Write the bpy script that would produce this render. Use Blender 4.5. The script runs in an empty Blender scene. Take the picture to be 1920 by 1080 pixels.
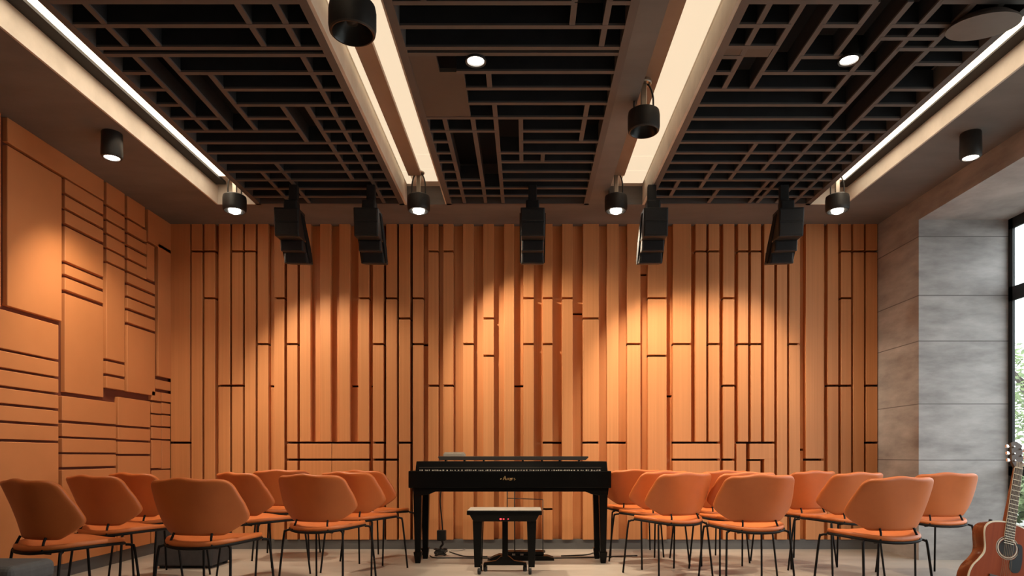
import bpy, bmesh, math, random
from mathutils import Vector, Matrix
random.seed(7)
R = math.radians
C = bpy.context.scene.collection
F_PX, VPX, VPY, EYE = 1250.0, 985.0, 855.0, 0.9      # focal length in px, vanishing point, eye height

def at(px, py, Y):
    return Vector(((px-VPX)*Y/F_PX, Y, EYE+(VPY-py)*Y/F_PX))

# ------------------------------------------------------------------ materials
def mat(name, col, rough=0.6, metal=0.0, emit=None, strength=0.0, spec=0.5, coat=0.0):
    m = bpy.data.materials.new(name); m.use_nodes = True
    b = m.node_tree.nodes['Principled BSDF']
    b.inputs['Base Color'].default_value = (*col, 1)
    b.inputs['Roughness'].default_value = rough
    b.inputs['Metallic'].default_value = metal
    b.inputs['Specular IOR Level'].default_value = spec
    b.inputs['Coat Weight'].default_value = coat
    if emit:
        b.inputs['Emission Color'].default_value = (*emit, 1)
        b.inputs['Emission Strength'].default_value = strength
    return m

def noise_mat(name, c1, c2, scale=(4, 4, 4), rough=0.6, detail=6, bump=0.05, lo=0.3, hi=0.7, spec=0.5, nscale=1.0, lines=None, linecol=None, coat=0.0):
    """two colours mixed by a noise in object space; optional thin seams at given heights (local z)"""
    m = mat(name, c1, rough, spec=spec, coat=coat)
    nt = m.node_tree; N = nt.nodes; L = nt.links
    b = N['Principled BSDF']
    tc = N.new('ShaderNodeTexCoord'); mp = N.new('ShaderNodeMapping')
    mp.inputs['Scale'].default_value = scale
    L.new(tc.outputs['Object'], mp.inputs['Vector'])
    nz = N.new('ShaderNodeTexNoise'); nz.inputs['Scale'].default_value = nscale; nz.inputs['Detail'].default_value = detail
    nz.inputs['Roughness'].default_value = 0.62
    L.new(mp.outputs['Vector'], nz.inputs['Vector'])
    rp = N.new('ShaderNodeValToRGB')
    rp.color_ramp.elements[0].position = lo; rp.color_ramp.elements[0].color = (*c1, 1)
    rp.color_ramp.elements[1].position = hi; rp.color_ramp.elements[1].color = (*c2, 1)
    L.new(nz.outputs['Fac'], rp.inputs['Fac'])
    out = rp.outputs['Color']
    if lines:
        sep = N.new('ShaderNodeSeparateXYZ'); L.new(tc.outputs['Object'], sep.inputs[0])
        acc = None
        for z in lines:
            cmp = N.new('ShaderNodeMath'); cmp.operation = 'COMPARE'
            cmp.inputs[1].default_value = z; cmp.inputs[2].default_value = 0.004
            L.new(sep.outputs['Z'], cmp.inputs[0])
            if acc is None: acc = cmp.outputs[0]
            else:
                mx = N.new('ShaderNodeMath'); mx.operation = 'MAXIMUM'
                L.new(acc, mx.inputs[0]); L.new(cmp.outputs[0], mx.inputs[1]); acc = mx.outputs[0]
        mix = N.new('ShaderNodeMix'); mix.data_type = 'RGBA'
        L.new(acc, mix.inputs['Factor']); L.new(out, mix.inputs['A']); mix.inputs['B'].default_value = (*linecol, 1)
        out = mix.outputs['Result']
    L.new(out, b.inputs['Base Color'])
    if bump:
        bp = N.new('ShaderNodeBump'); bp.inputs['Strength'].default_value = bump; bp.inputs['Distance'].default_value = 0.02
        L.new(nz.outputs['Fac'], bp.inputs['Height']); L.new(bp.outputs['Normal'], b.inputs['Normal'])
    return m

M = {}
M['board'] = noise_mat('orange_wood_board', (0.60, 0.250, 0.090), (0.68, 0.295, 0.112), (55, 55, 0.6), 0.55, 3, 0.02)
M['panel'] = noise_mat('orange_painted_panel', (0.62, 0.243, 0.084), (0.68, 0.272, 0.098), (2, 2, 2), 0.6, 3, 0.0)
M['groove'] = mat('dark_brown_backing', (0.05, 0.012, 0.006), 0.85)
M['groove_left'] = mat('shaded_orange_backing', (0.15, 0.035, 0.013), 0.8)  # the panels' orange as seen in shade, put into the backing colour
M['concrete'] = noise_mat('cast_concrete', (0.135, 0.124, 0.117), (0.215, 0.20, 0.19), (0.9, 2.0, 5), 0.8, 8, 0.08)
M['concrete_wall'] = noise_mat('board_marked_concrete', (0.25, 0.238, 0.232), (0.50, 0.48, 0.468), (2.0, 2.0, 6.5), 0.85, 10, 0.10, 0.28, 0.68,
                               lines=(2.80, 2.29, 1.895, 1.35, 0.865), linecol=(0.16, 0.15, 0.145))
M['trough'] = noise_mat('lit_toned_concrete', (0.58, 0.52, 0.45), (0.74, 0.67, 0.59), (1.5, 4, 4), 0.75, 8, 0.08)  # concrete coloured paler than the soffits so these faces look strip-lit
M['floor'] = noise_mat('polished_screed_floor', (0.33, 0.29, 0.253), (0.44, 0.395, 0.35), (0.7, 3.5, 1), 0.45, 8, 0.03)
M['baseboard'] = noise_mat('slate_grey_baseboard', (0.10, 0.10, 0.102), (0.13, 0.13, 0.132), (2, 2, 8), 0.7, 4, 0.02)
M['lattice'] = noise_mat('umber_lattice_paint', (0.108, 0.098, 0.094), (0.130, 0.118, 0.113), (3, 3, 3), 0.6, 4, 0.0)
M['slat'] = noise_mat('blue_black_slats', (0.016, 0.018, 0.022), (0.024, 0.026, 0.031), (9, 9, 9), 0.9, 3, 0.0)  # slat sides blue-black, only their bottom edges are umber
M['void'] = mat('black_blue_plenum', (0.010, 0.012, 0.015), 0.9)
M['fill_panel'] = noise_mat('umber_infill_board', (0.095, 0.078, 0.066), (0.12, 0.10, 0.086), (3, 3, 3), 0.6, 6, 0.03)
M['led'] = mat('lit_cream_diffuser', (0.3, 0.28, 0.25), 0.6, emit=(1.0, 0.805, 0.56), strength=0.86)
M['led_white'] = mat('lit_white_diffuser', (0.8, 0.78, 0.7), 0.5, emit=(1.0, 0.82, 0.60), strength=5.5)
M['led_lens'] = mat('glowing_lens', (0.9, 0.9, 0.85), 0.3, emit=(1.0, 0.90, 0.76), strength=14)
M['channel'] = noise_mat('brown_channel_metal', (0.30, 0.20, 0.145), (0.36, 0.25, 0.185), (3, 3, 3), 0.55, 4, 0.0)
M['black_slot'] = mat('matt_black_track', (0.02, 0.018, 0.016), 0.7)
M['lamp_black'] = noise_mat('charcoal_lamp_metal', (0.020, 0.018, 0.017), (0.028, 0.026, 0.024), (20, 20, 20), 0.5, 3, 0.0)
M['reflector'] = mat('black_reflector', (0.012, 0.011, 0.010), 0.28)
M['steel'] = mat('brushed_steel_bracket', (0.45, 0.40, 0.34), 0.35, 0.9)
M['speaker'] = noise_mat('black_speaker_cabinet', (0.014, 0.014, 0.014), (0.020, 0.020, 0.020), (60, 60, 60), 0.55, 3, 0.05)
M['grille'] = mat('black_speaker_grille', (0.006, 0.007, 0.009), 0.8)
M['speaker_grey'] = mat('graphite_side_plate', (0.018, 0.019, 0.021), 0.9, spec=0.1)
M['piano'] = noise_mat('black_lacquer', (0.004, 0.004, 0.004), (0.005, 0.005, 0.005), (8, 8, 8), 0.22, 2, 0.0, spec=0.12)
M['piano_top'] = mat('satin_black_top', (0.05, 0.045, 0.04), 0.4)
M['gold'] = mat('gold_lettering', (0.55, 0.36, 0.16), 0.4, 0.3)
M['pale_mark'] = mat('pale_marks', (0.6, 0.54, 0.45), 0.6)
M['grey_mark'] = mat('dim_strip', (0.06, 0.055, 0.045), 0.5)
M['seat_top'] = noise_mat('worn_pale_vinyl', (0.33, 0.30, 0.26), (0.42, 0.385, 0.34), (8, 8, 8), 0.45, 4, 0.02)
M['red_led'] = mat('red_indicator', (0.5, 0.02, 0.02), 0.4, emit=(1.0, 0.06, 0.08), strength=1.6)
M['paper'] = mat('grey_paper', (0.40, 0.36, 0.30), 0.8)
M['cable'] = mat('black_rubber', (0.010, 0.010, 0.010), 0.55)
M['white_cable'] = mat('grey_cable', (0.35, 0.33, 0.30), 0.5)
M['leather'] = noise_mat('burnt_orange_leather', (0.50, 0.128, 0.027), (0.56, 0.148, 0.033), (6, 6, 6), 0.48, 4, 0.03)
M['chair_metal'] = mat('black_powdercoat', (0.006, 0.005, 0.005), 0.6, spec=0.2)
M['grey_box'] = noise_mat('charcoal_felt', (0.055, 0.056, 0.060), (0.070, 0.070, 0.075), (30, 30, 30), 0.9, 4, 0.04)
M['pouf'] = noise_mat('slate_fabric', (0.085, 0.085, 0.088), (0.105, 0.105, 0.11), (30, 30, 30), 0.9, 4, 0.04)
M['guitar_top'] = noise_mat('red_mahogany_top', (0.235, 0.040, 0.009), (0.29, 0.054, 0.012), (50, 4, 2.0), 0.5, 4, 0.0, spec=0.15)
M['guitar_side'] = noise_mat('dark_mahogany', (0.12, 0.028, 0.010), (0.16, 0.038, 0.013), (4, 20, 4), 0.25, 4, 0.0, coat=0.4)
M['binding'] = mat('cream_binding', (0.62, 0.55, 0.42), 0.4)
M['rosewood'] = mat('rosewood', (0.055, 0.030, 0.018), 0.5)
M['fret'] = mat('nickel_fret', (0.55, 0.48, 0.36), 0.3, 0.8)
M['black_plastic'] = mat('black_pickguard', (0.006, 0.006, 0.006), 0.4, spec=0.25)
M['string'] = mat('bronze_string', (0.40, 0.30, 0.20), 0.35, 0.8)
M['chrome'] = mat('chrome', (0.7, 0.7, 0.7), 0.2, 1.0)
M['frame_black'] = mat('black_aluminium', (0.010, 0.010, 0.010), 0.5)
M['dome'] = noise_mat('grey_translucent_shell', (0.15, 0.13, 0.12), (0.18, 0.16, 0.15), (4, 4, 4), 0.5, 3, 0.0)
M['plaster'] = mat('warm_grey_plaster', (0.30, 0.26, 0.22), 0.9)
M['bark'] = noise_mat('tree_bark', (0.06, 0.05, 0.04), (0.12, 0.10, 0.08), (6, 6, 2), 0.9, 6, 0.2)
M['leaf'] = noise_mat('soft_green_leaves', (0.10, 0.15, 0.06), (0.26, 0.33, 0.15), (3, 3, 3), 0.7, 4, 0.0)
M['bounce_ground'] = noise_mat('pale_bounce_ground', (0.24, 0.24, 0.22), (0.34, 0.34, 0.31), (3, 3, 3), 0.95, 6, 0.1)  # outside ground made pale to bounce daylight upwards
# thin window glass: mostly transparent, mirrors a little at grazing angles
g = bpy.data.materials.new('window_glass'); g.use_nodes = True
nt = g.node_tree; nt.nodes.remove(nt.nodes['Principled BSDF'])
tr = nt.nodes.new('ShaderNodeBsdfTransparent'); tr.inputs['Color'].default_value = (0.93, 0.96, 0.95, 1)
gl = nt.nodes.new('ShaderNodeBsdfGlossy'); gl.inputs['Roughness'].default_value = 0.02
lw = nt.nodes.new('ShaderNodeLayerWeight'); lw.inputs['Blend'].default_value = 0.12
mx = nt.nodes.new('ShaderNodeMixShader')
pw = nt.nodes.new('ShaderNodeMath'); pw.operation = 'POWER'; pw.inputs[1].default_value = 4.0
ml = nt.nodes.new('ShaderNodeMath'); ml.operation = 'MULTIPLY_ADD'; ml.inputs[1].default_value = 0.6; ml.inputs[2].default_value = 0.03
lw.inputs['Blend'].default_value = 0.5
nt.links.new(lw.outputs['Facing'], pw.inputs[0]); nt.links.new(pw.outputs[0], ml.inputs[0]); nt.links.new(ml.outputs[0], mx.inputs[0]); nt.links.new(tr.outputs[0], mx.inputs[1]); nt.links.new(gl.outputs[0], mx.inputs[2])
nt.links.new(mx.outputs[0], nt.nodes['Material Output'].inputs['Surface'])
M['glass'] = g

# ------------------------------------------------------------------ mesh helpers
class MB:
    def __init__(s): s.v = []; s.f = []
    def box(s, x0, x1, y0, y1, z0, z1):
        n = len(s.v)
        s.v += [(x, y, z) for z in (z0, z1) for y in (y0, y1) for x in (x0, x1)]
        s.f += [tuple(n+i for i in q) for q in ((0, 2, 3, 1), (4, 5, 7, 6), (0, 1, 5, 4), (2, 6, 7, 3), (0, 4, 6, 2), (1, 3, 7, 5))]
        return s
    def frustum(s, a, b):
        """a, b = (cx, cy, z, half x, half y): a tapered post"""
        n = len(s.v)
        for cx, cy, z, hx, hy in (a, b):
            s.v += [(cx-hx, cy-hy, z), (cx+hx, cy-hy, z), (cx-hx, cy+hy, z), (cx+hx, cy+hy, z)]
        s.f += [tuple(n+i for i in q) for q in ((0, 2, 3, 1), (4, 5, 7, 6), (0, 1, 5, 4), (2, 6, 7, 3), (0, 4, 6, 2), (1, 3, 7, 5))]
        return s
    def prism(s, poly, y0, y1):
        """polygon in xz extruded along y (poly counter-clockwise seen from -y)"""
        n = len(s.v); k = len(poly)
        s.v += [(x, y0, z) for x, z in poly] + [(x, y1, z) for x, z in poly]
        s.f.append(tuple(n+i for i in range(k))); s.f.append(tuple(n+k+i for i in reversed(range(k))))
        for i in range(k):
            j = (i+1) % k
            s.f.append((n+i, n+k+i, n+k+j, n+j))
        return s
    def lathe(s, prof, cx=0, cy=0, cz=0, seg=32, cap0=False, cap1=False):
        n = len(s.v)
        for r, z in prof:
            for i in range(seg):
                a = 2*math.pi*i/seg
                s.v.append((cx+r*math.cos(a), cy+r*math.sin(a), cz+z))
        for j in range(len(prof)-1):
            for i in range(seg):
                k = (i+1) % seg
                s.f.append((n+j*seg+i, n+j*seg+k, n+(j+1)*seg+k, n+(j+1)*seg+i))
        if cap0: s.f.append(tuple(n+i for i in reversed(range(seg))))
        if cap1: s.f.append(tuple(n+(len(prof)-1)*seg+i for i in range(seg)))
        return s
    def tube(s, pts, r, seg=10, closed=False):
        pts = [Vector(p) for p in pts]; k = len(pts)
        n = len(s.v); prev = None
        for i, p in enumerate(pts):
            if closed: d = (pts[(i+1) % k]-pts[i-1]).normalized()
            else: d = (pts[min(i+1, k-1)]-pts[max(i-1, 0)]).normalized()
            if prev is None:
                u = d.orthogonal().normalized()
            else:
                u = (prev-d*prev.dot(d)).normalized()
            prev = u; w = d.cross(u)
            rr = r[i] if isinstance(r, (list, tuple)) else r
            for q in range(seg):
                a = 2*math.pi*q/seg
                s.v.append(tuple(p+u*rr*math.cos(a)+w*rr*math.sin(a)))
        for i in range(k if closed else k-1):
            i2 = (i+1) % k
            for q in range(seg):
                q2 = (q+1) % seg
                s.f.append((n+i*seg+q, n+i*seg+q2, n+i2*seg+q2, n+i2*seg+q))
        if not closed:
            s.f.append(tuple(n+q for q in reversed(range(seg))))
            s.f.append(tuple(n+(k-1)*seg+q for q in range(seg)))
        return s
    def grid(s, fn, nu, nv):
        n = len(s.v)
        for j in range(nv+1):
            for i in range(nu+1):
                s.v.append(tuple(fn(i/nu, j/nv)))
        for j in range(nv):
            for i in range(nu):
                a = n+j*(nu+1)+i
                s.f.append((a, a+1, a+nu+2, a+nu+1))
        return s
    def xf(s, mtx):
        s.v = [tuple(mtx @ Vector(p)) for p in s.v]; return s
    def build(s, name, m, parent=None, smooth=False, bevel=0.0, subsurf=0, solid=0.0, seg=2, fix=False):
        me = bpy.data.meshes.new(name); me.from_pydata(s.v, [], s.f); me.update()
        if fix:
            bm = bmesh.new(); bm.from_mesh(me); bmesh.ops.recalc_face_normals(bm, faces=bm.faces); bm.to_mesh(me); bm.free()
        me.materials.append(m)
        o = bpy.data.objects.new(name, me); C.objects.link(o)
        if parent: o.parent = parent
        if smooth:
            for p in me.polygons: p.use_smooth = True
        if solid:
            md = o.modifiers.new('solid', 'SOLIDIFY'); md.thickness = solid; md.offset = 0
        if bevel:
            md = o.modifiers.new('bevel', 'BEVEL'); md.width = bevel; md.segments = seg; md.limit_method = 'ANGLE'; md.angle_limit = R(40)
        if subsurf:
            md = o.modifiers.new('sub', 'SUBSURF'); md.levels = subsurf; md.render_levels = subsurf
        return o

def smooth_auto(o, ang=40):
    for p in o.data.polygons: p.use_smooth = True
    bm = bmesh.new(); bm.from_mesh(o.data)
    for e in bm.edges:
        if len(e.link_faces) == 2 and e.calc_face_angle(0) > R(ang): e.smooth = False
    bm.to_mesh(o.data); bm.free()
    return o

def tag(o, label, cat, group=None, kind=None):
    o['label'] = label; o['category'] = cat
    if group: o['group'] = group
    if kind: o['kind'] = kind
    return o

def thing(name, label, cat, loc=(0, 0, 0), rz=0.0, group=None):
    o = bpy.data.objects.new(name, None); C.objects.link(o)
    o.empty_display_size = 0.05
    o.location = loc; o.rotation_euler = (0, 0, rz)
    return tag(o, label, cat, group)

def struct(o, label=None):
    o['kind'] = 'structure'
    if label: o['label'] = label; o['category'] = label.split()[-1]
    return o

def dup(root, loc, rz, label):
    r = root.copy(); C.objects.link(r); r.location = loc; r.rotation_euler = (0, 0, rz); r['label'] = label
    for ch in list(root.children):
        c = ch.copy(); C.objects.link(c); c.parent = r
        for gch in list(ch.children):
            d = gch.copy(); C.objects.link(d); d.parent = c
    return r

def spline(pts, n=8, closed=False):
    P = [Vector(p) for p in pts]; k = len(P); out = []
    for i in range(k if closed else k-1):
        p0 = P[i-1] if (closed or i > 0) else P[i]; p1 = P[i]; p2 = P[(i+1) % k]
        p3 = P[(i+2) % k] if (closed or i+2 < k) else p2
        for j in range(n):
            t = j/n
            out.append(0.5*((2*p1)+(p2-p0)*t+(2*p0-5*p1+4*p2-p3)*t*t+(3*p1-p0-3*p2+p3)*t**3))
    if not closed: out.append(P[-1])
    return out

# ------------------------------------------------------------------ the room
H = 3.138; XL, XR = -3.42, 3.405; YB = 6.43; YF = -2.0
XW = 4.18; YW0, YW1 = 0.9, 5.77; ZL = 2.945           # window bay on the right
struct(MB().box(XL-0.2, XW+0.1, YF, YB+0.3, -0.12, 0).build('floor', M['floor']), 'warm grey screed floor')

# back wall with its boards
wb = struct(MB().box(XL-0.1, XR+0.25, YB+0.12, YB+0.3, 0, 3.5).build('wall_back', M['groove']), 'back wall clad in orange vertical boards wall')
zb = lambda y: EYE+(VPY-y)*YB/F_PX
xb = lambda x: (x-VPX)*YB/F_PX
YT, YBOT = 419, 1012
boards = MB()
def board(x0, x1, cuts=(), yt=YT, yb=YBOT, front=YB, back=YB+0.121):
    ys = [yt]+[c for c in sorted(cuts) if yt < c < yb]+[yb]
    for i in range(len(ys)-1):
        a = ys[i]+(2.0 if i else 0); b = ys[i+1]-(2.0 if i < len(ys)-2 else 0)
        k = front/YB      # keep the traced width at its own depth
        boards.box(xb(x0)*1.0, xb(x1)*1.0, front, back, zb(b), zb(a))
F = [(320, 356, (830,)), (359, 379, (471,)), (383, 403, (471, 559)), (410, 431, (723,)), (435, 455, (471, 723)), (459, 479, (471,)),
     (483, 503, (645,)), (514, 533, (559,)), (538, 557.5, (645, 830, 862)), (672, 692, (559,), YT, 828), (699, 719, (645, 830, 862)),
     (562, 582, (), YT, 828), (600, 620, (), YT, 828), (636, 656, (), YT, 828),
     (724, 744, (559, 862)), (748, 769, (597, 830)), (774, 794, (559, 645)), (803, 822, (471, 723)), (831, 850, (471, 723)),
     (868, 888, (645,)), (906, 926, (597, 667)), (945, 964, ()), (981, 1001, (559, 645)), (1018, 1036, (559, 645, 830, 955)), (1054, 1074, (559,)),
     (1093, 1123, (597, 830)), (1138, 1160, (830,)), (1176, 1201, (645,)), (1215, 1250, (559, 667)),
     (1262, 1296, (645,), YT, 828), (1304, 1324.5, (471,), YT, 828), (1329, 1349, (471, 645), YT, 828), (1356, 1377, (559, 723, 862)),
     (1384, 1403, (471, 645), YT, 828), (1408, 1427, (471, 645), YT, 828), (1433, 1452, (), YT, 828), (1457, 1476, ()),
     (1480, 1500, (645,)), (1511, 1545, (862,)), (1552, 1572, (723,)), (1577, 1596, (471, 559, 723)), (1600, 1620, (471,)), (1624, 1645.5, (471, 723, 830))]
for b in F: board(*b)
for x0, x1, y0, y1 in [(562, 621.5, 832, 860), (622.5, 692, 832, 860), (562, 621.5, 864, 1012), (622.5, 692, 864, 1012),
                       (1262, 1350, 832, 860), (1262, 1350, 864, 1012), (1381, 1399, 832, 1012), (1406, 1452, 832, 861),
                       (1406, 1426, 864.5, 1012), (1433, 1452, 861, 1012)]:
    board(x0, x1, (), y0, y1)
RC = [(403, 410, (723,)), (692, 699, (723,)), (794, 803, (645,)), (822, 831, ()), (1349, 1356, ()), (1377, 1384, (723,)), (503, 514, (723,)), (582, 600, (), YT, 828), (620, 636, (), YT, 828), (656, 672, (723,), YT, 828), (850, 868, ()), (888, 906, ()), (926, 945, ()),
      (964, 981, (723,)), (1001, 1018, ()), (1036, 1054, (830,)), (1074, 1093, (586,)), (1123, 1138, ()), (1160, 1176, (830,)),
      (1201, 1215, (512,)), (1250, 1262, (742,)), (1296, 1304, (), YT, 828), (1500, 1511, (843,)), (1545, 1552, ())]
for r_ in RC: board(*r_, front=YB+0.065) if len(r_) == 5 else board(r_[0], r_[1], r_[2], YT, YBOT, YB+0.065)
struct(boards.build('acoustic_boards', M['board'], wb, bevel=0.002, seg=1))
struct(MB().box(XL, XR, YB+0.01, YB+0.13, 0, zb(1012)).build('baseboard_back', M['baseboard']), 'slate grey baseboard under the back wall boards baseboard')

# left wall with its panels
wl = struct(MB().box(XL-0.25, XL-0.035, YF, YB+0.3, 0, 3.5).build('wall_left', M['groove_left']), 'left wall clad in orange blocks wall')
panels = MB()
def lpanel(x0, x1, yt, yb, th=0.0):
    """panel between image columns x0..x1 of the left wall; yt, yb are read at x0"""
    Y0 = -XL*F_PX/(VPX-x0); Y1 = -XL*F_PX/(VPX-x1)
    Yr = -XL*F_PX/(VPX-max(x0, 0))
    z1 = H if yt is None else EYE+(VPY-yt)*Yr/F_PX
    z0 = 0.10 if yb is None else EYE+(VPY-yb)*Yr/F_PX
    panels.box(XL-0.036, XL+th, Y0, Y1, z0, z1)
lpanel(14, 195, None, 266)
lpanel(14, 116, 272, 573)
lpanel(-300, 110, 579, 652)
for a, b in ((657, 688), (693, 722), (727, 755), (760, 788), (793, 823)): lpanel(-300, 110, a-(0), b)
lpanel(-300, 110, 828, None)
lpanel(-300, 2, None, 575)
for a, b in ((335, 361), (366, 389), (394, 418), (424, 489), (495, 514), (520, 543), (550, 735)): lpanel(122, 194, a, b)
lpanel(200, 234, None, 382); lpanel(239, 272, None, 407); lpanel(278, 321.5, None, 452)
for a, b in ((387, 410), (414, 436), (440, 463), (467, 489), (493, 672), (677, 700), (705, 727)): lpanel(200, 234, a, b)
for a, b in ((411, 434), (439, 458), (463, 483), (487, 507)): lpanel(239, 275, a, b)
lpanel(276, 290, 455, 522)
for a, b in ((511, 529), (534, 554), (558, 577), (582, 604), (609, 734)): lpanel(239, 291, a, b)
lpanel(297, 321.5, 456, 705)
lpanel(285, 302, 733, 750); lpanel(303.5, 321.5, 736, 752)
for a, b in ((754, 774), (777, 798), (801, 822), (825, 878)):
    lpanel(285, 302.5, a, b); lpanel(303.5, 319.5, a+1, b+1)
lpanel(285, 319.5, 882, None)
lpanel(292, 320, 711, 728)
lpanel(117, 218, 742, 788); lpanel(222, 282, 744, 797)
for a, b in ((793, 818), (822, 848), (852, 876)): lpanel(117, 218, a, b)
lpanel(117, 218, 881, None)
for a, b in ((801, 824), (828, 851)): lpanel(222, 282, a, b)
lpanel(222, 282, 855, None)
struct(panels.build('acoustic_panels', M['panel'], wl, bevel=0.003, seg=1))
struct(MB().box(XL-0.036, XL-0.01, YF, YB, 0, 0.10).build('baseboard_left', M['baseboard']), 'slate grey baseboard under the left wall panels baseboard')

# right wall: concrete pier, lintel over the window bay, the bay's own cheeks
rw = MB()
rw.box(XR, XW, YW1, YB+0.3, 0, 3.5)                       # pier beside the back wall
rw.box(XR, XW+0.02, YW0, YW1, ZL, 3.5)                        # lintel
rw.box(XR, XW+0.3, YF, YW0, 0, 3.5)                           # wall towards the camera
struct(rw.build('wall_right', M['concrete_wall']), 'bare board-marked concrete right wall with window bay wall')
struct(MB().box(XL-0.2, XW+0.3, YF-0.2, YF, 0, 3.5).build('wall_front', M['plaster']), 'plain wall behind the camera wall')

# window in the bay
win = bpy.data.objects.new('window_1', None); C.objects.link(win); struct(win, 'tall black framed window in the concrete bay window')
fr = MB()
fx0, fx1 = XW, XW+0.022
for y in (YW1-0.05, 4.3, 2.9, 1.6, YW0): fr.box(fx0, fx1, y, y+0.05, 0.0, ZL)
for z0, z1 in ((ZL-0.09, ZL), (2.235, 2.355), (0.73, 0.81), (0.0, 0.31)): fr.box(fx0, fx1-0.002, YW0, YW1, z0, z1)
struct(fr.build('window_frame', M['frame_black'], win))
for a, b in ((YW0+0.05, 1.6), (1.65, 2.9), (2.95, 4.3), (4.35, YW1-0.05)):
    for z0, z1 in ((0.31, 0.73), (0.81, 2.235), (2.355, ZL-0.09)):
        struct(MB().box(fx0+0.007, fx0+0.013, a, b, z0, z1).build('window_pane', M['glass'], win))

# ceiling: concrete soffits, dark plenum above the lattices, lit troughs
TL0, TL1 = -1.052, -0.71      # left trough
TR0, TR1 = 0.707, 1.04        # right trough (its concrete lip starts at 0.563)
SL, SR = -2.74, 2.85          # inner edges of the side soffits
GL, GR = -2.39, 2.53          # outer edges of the lattices
YG = 5.93; YN = 1.0
for nm, bx_ in (('ceiling_left', (XL-0.05, SL, YF, YB+0.2, H, 3.6)), ('ceiling_right', (SR, XR+0.2, YF, YB+0.2, H, 3.6)), ('ceiling_back', (SL, SR, YG, YB+0.2, H, 3.6)),
                ('ceiling_front', (SL, SR, YF, YN, H, 3.6)), ('ceiling_lip', (0.563, TR0, YN, YG, H-0.002, 3.32))):
    struct(MB().box(*bx_).build(nm, M['concrete']), 'dark concrete soffit ceiling')
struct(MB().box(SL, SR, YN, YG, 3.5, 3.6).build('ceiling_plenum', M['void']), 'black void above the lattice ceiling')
tm = MB()
tm.box(TL0-0.02, TL0, YN, YG, H-0.004, 3.30); tm.box(TL1, TL1+0.012, YN, YG, H, 3.30); tm.box(TL0-0.02, TL1+0.012, YN, YG, 3.30, 3.32)
tm.box(TR1, TR1+0.02, YN, YG, H-0.004, 3.30); tm.box(TR0, TR1+0.02, YN, YG, 3.30, 3.32)
struct(tm.build('trim_1', M['trough']), 'lit-toned concrete light troughs in ceiling trim')
sm = MB()
sm.box(SL-0.002, SL+0.012, YN, YG, H-0.003, 3.322); sm.box(SL, GL, YN, YG, 3.322, 3.34); sm.box(GL-0.002, GL+0.004, YN, YG, H+0.12, 3.33)
sm.box(SR-0.012, SR+0.002, YN, YG, H-0.003, 3.29); sm.box(GR, SR, YN, YG, 3.29, 3.31); sm.box(GR-0.004, GR+0.002, YN, YG, H+0.10, 3.30)
sm.box(SL+0.012, GL, YG-0.012, YG+0.002, H-0.003, 3.322); sm.box(GR, SR-0.012, YG-0.012, YG+0.002, H-0.003, 3.29)
struct(sm.build('trim_2', M['trough']), 'lit-toned concrete edges beside side light slots trim')

# linear lights inside the troughs
def linear(name, label, parts, cat='light strip'):
    t = thing(name, label, cat, (0, 3.3, H), 0, 'linear ceiling lights')
    for nm, m, bx in parts:
        mb = MB()
        for (x0, x1, y0, y1, z0, z1) in bx: mb.box(x0, x1, y0-3.3, y1-3.3, z0-H, z1-H)
        mb.build(nm, M[m], t)
    return t
SEG = ((YN, 5.275), (5.285, 5.545), (5.555, 5.80))
linear('linear_light', 'wide cream light strip with brown channel in the trough between left and middle lattice', [
    ('diffuser', 'led', [(-1.030, -0.985, a, b_, 3.268, 3.299) for a, b_ in SEG]),
    ('diffuser', 'led', [(-0.877, -0.712, a, b_, 3.29, 3.299) for a, b_ in SEG]),
    ('channel', 'channel', [(-0.985, -0.877, YN, 5.62, 3.262, 3.299)])])
linear('linear_light', 'wide cream light strip between the concrete lip and right lattice', [
    ('diffuser', 'led', [(0.84, 1.020, a, b_, 3.275, 3.299) for a, b_ in SEG]),
    ('channel', 'channel', [(0.71, 0.835, YN, 5.62, 3.262, 3.299)])])
linear('linear_light', 'narrow white light line beside black track along the orange left wall side', [
    ('diffuser', 'led_white', [(-2.64, -2.44, YN, 5.75, 3.315, 3.321)]),
    ('track', 'black_slot', [(SL+0.013, -2.64, YN, 5.88, 3.295, 3.321)])])
linear('linear_light', 'narrow white light line beside black track on the window side', [
    ('diffuser', 'led_white', [(2.60, 2.752, YN, 5.75, 3.283, 3.289)]),
    ('track', 'black_slot', [(2.752, SR-0.013, YN, 5.88, 3.27, 3.289)])])

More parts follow.
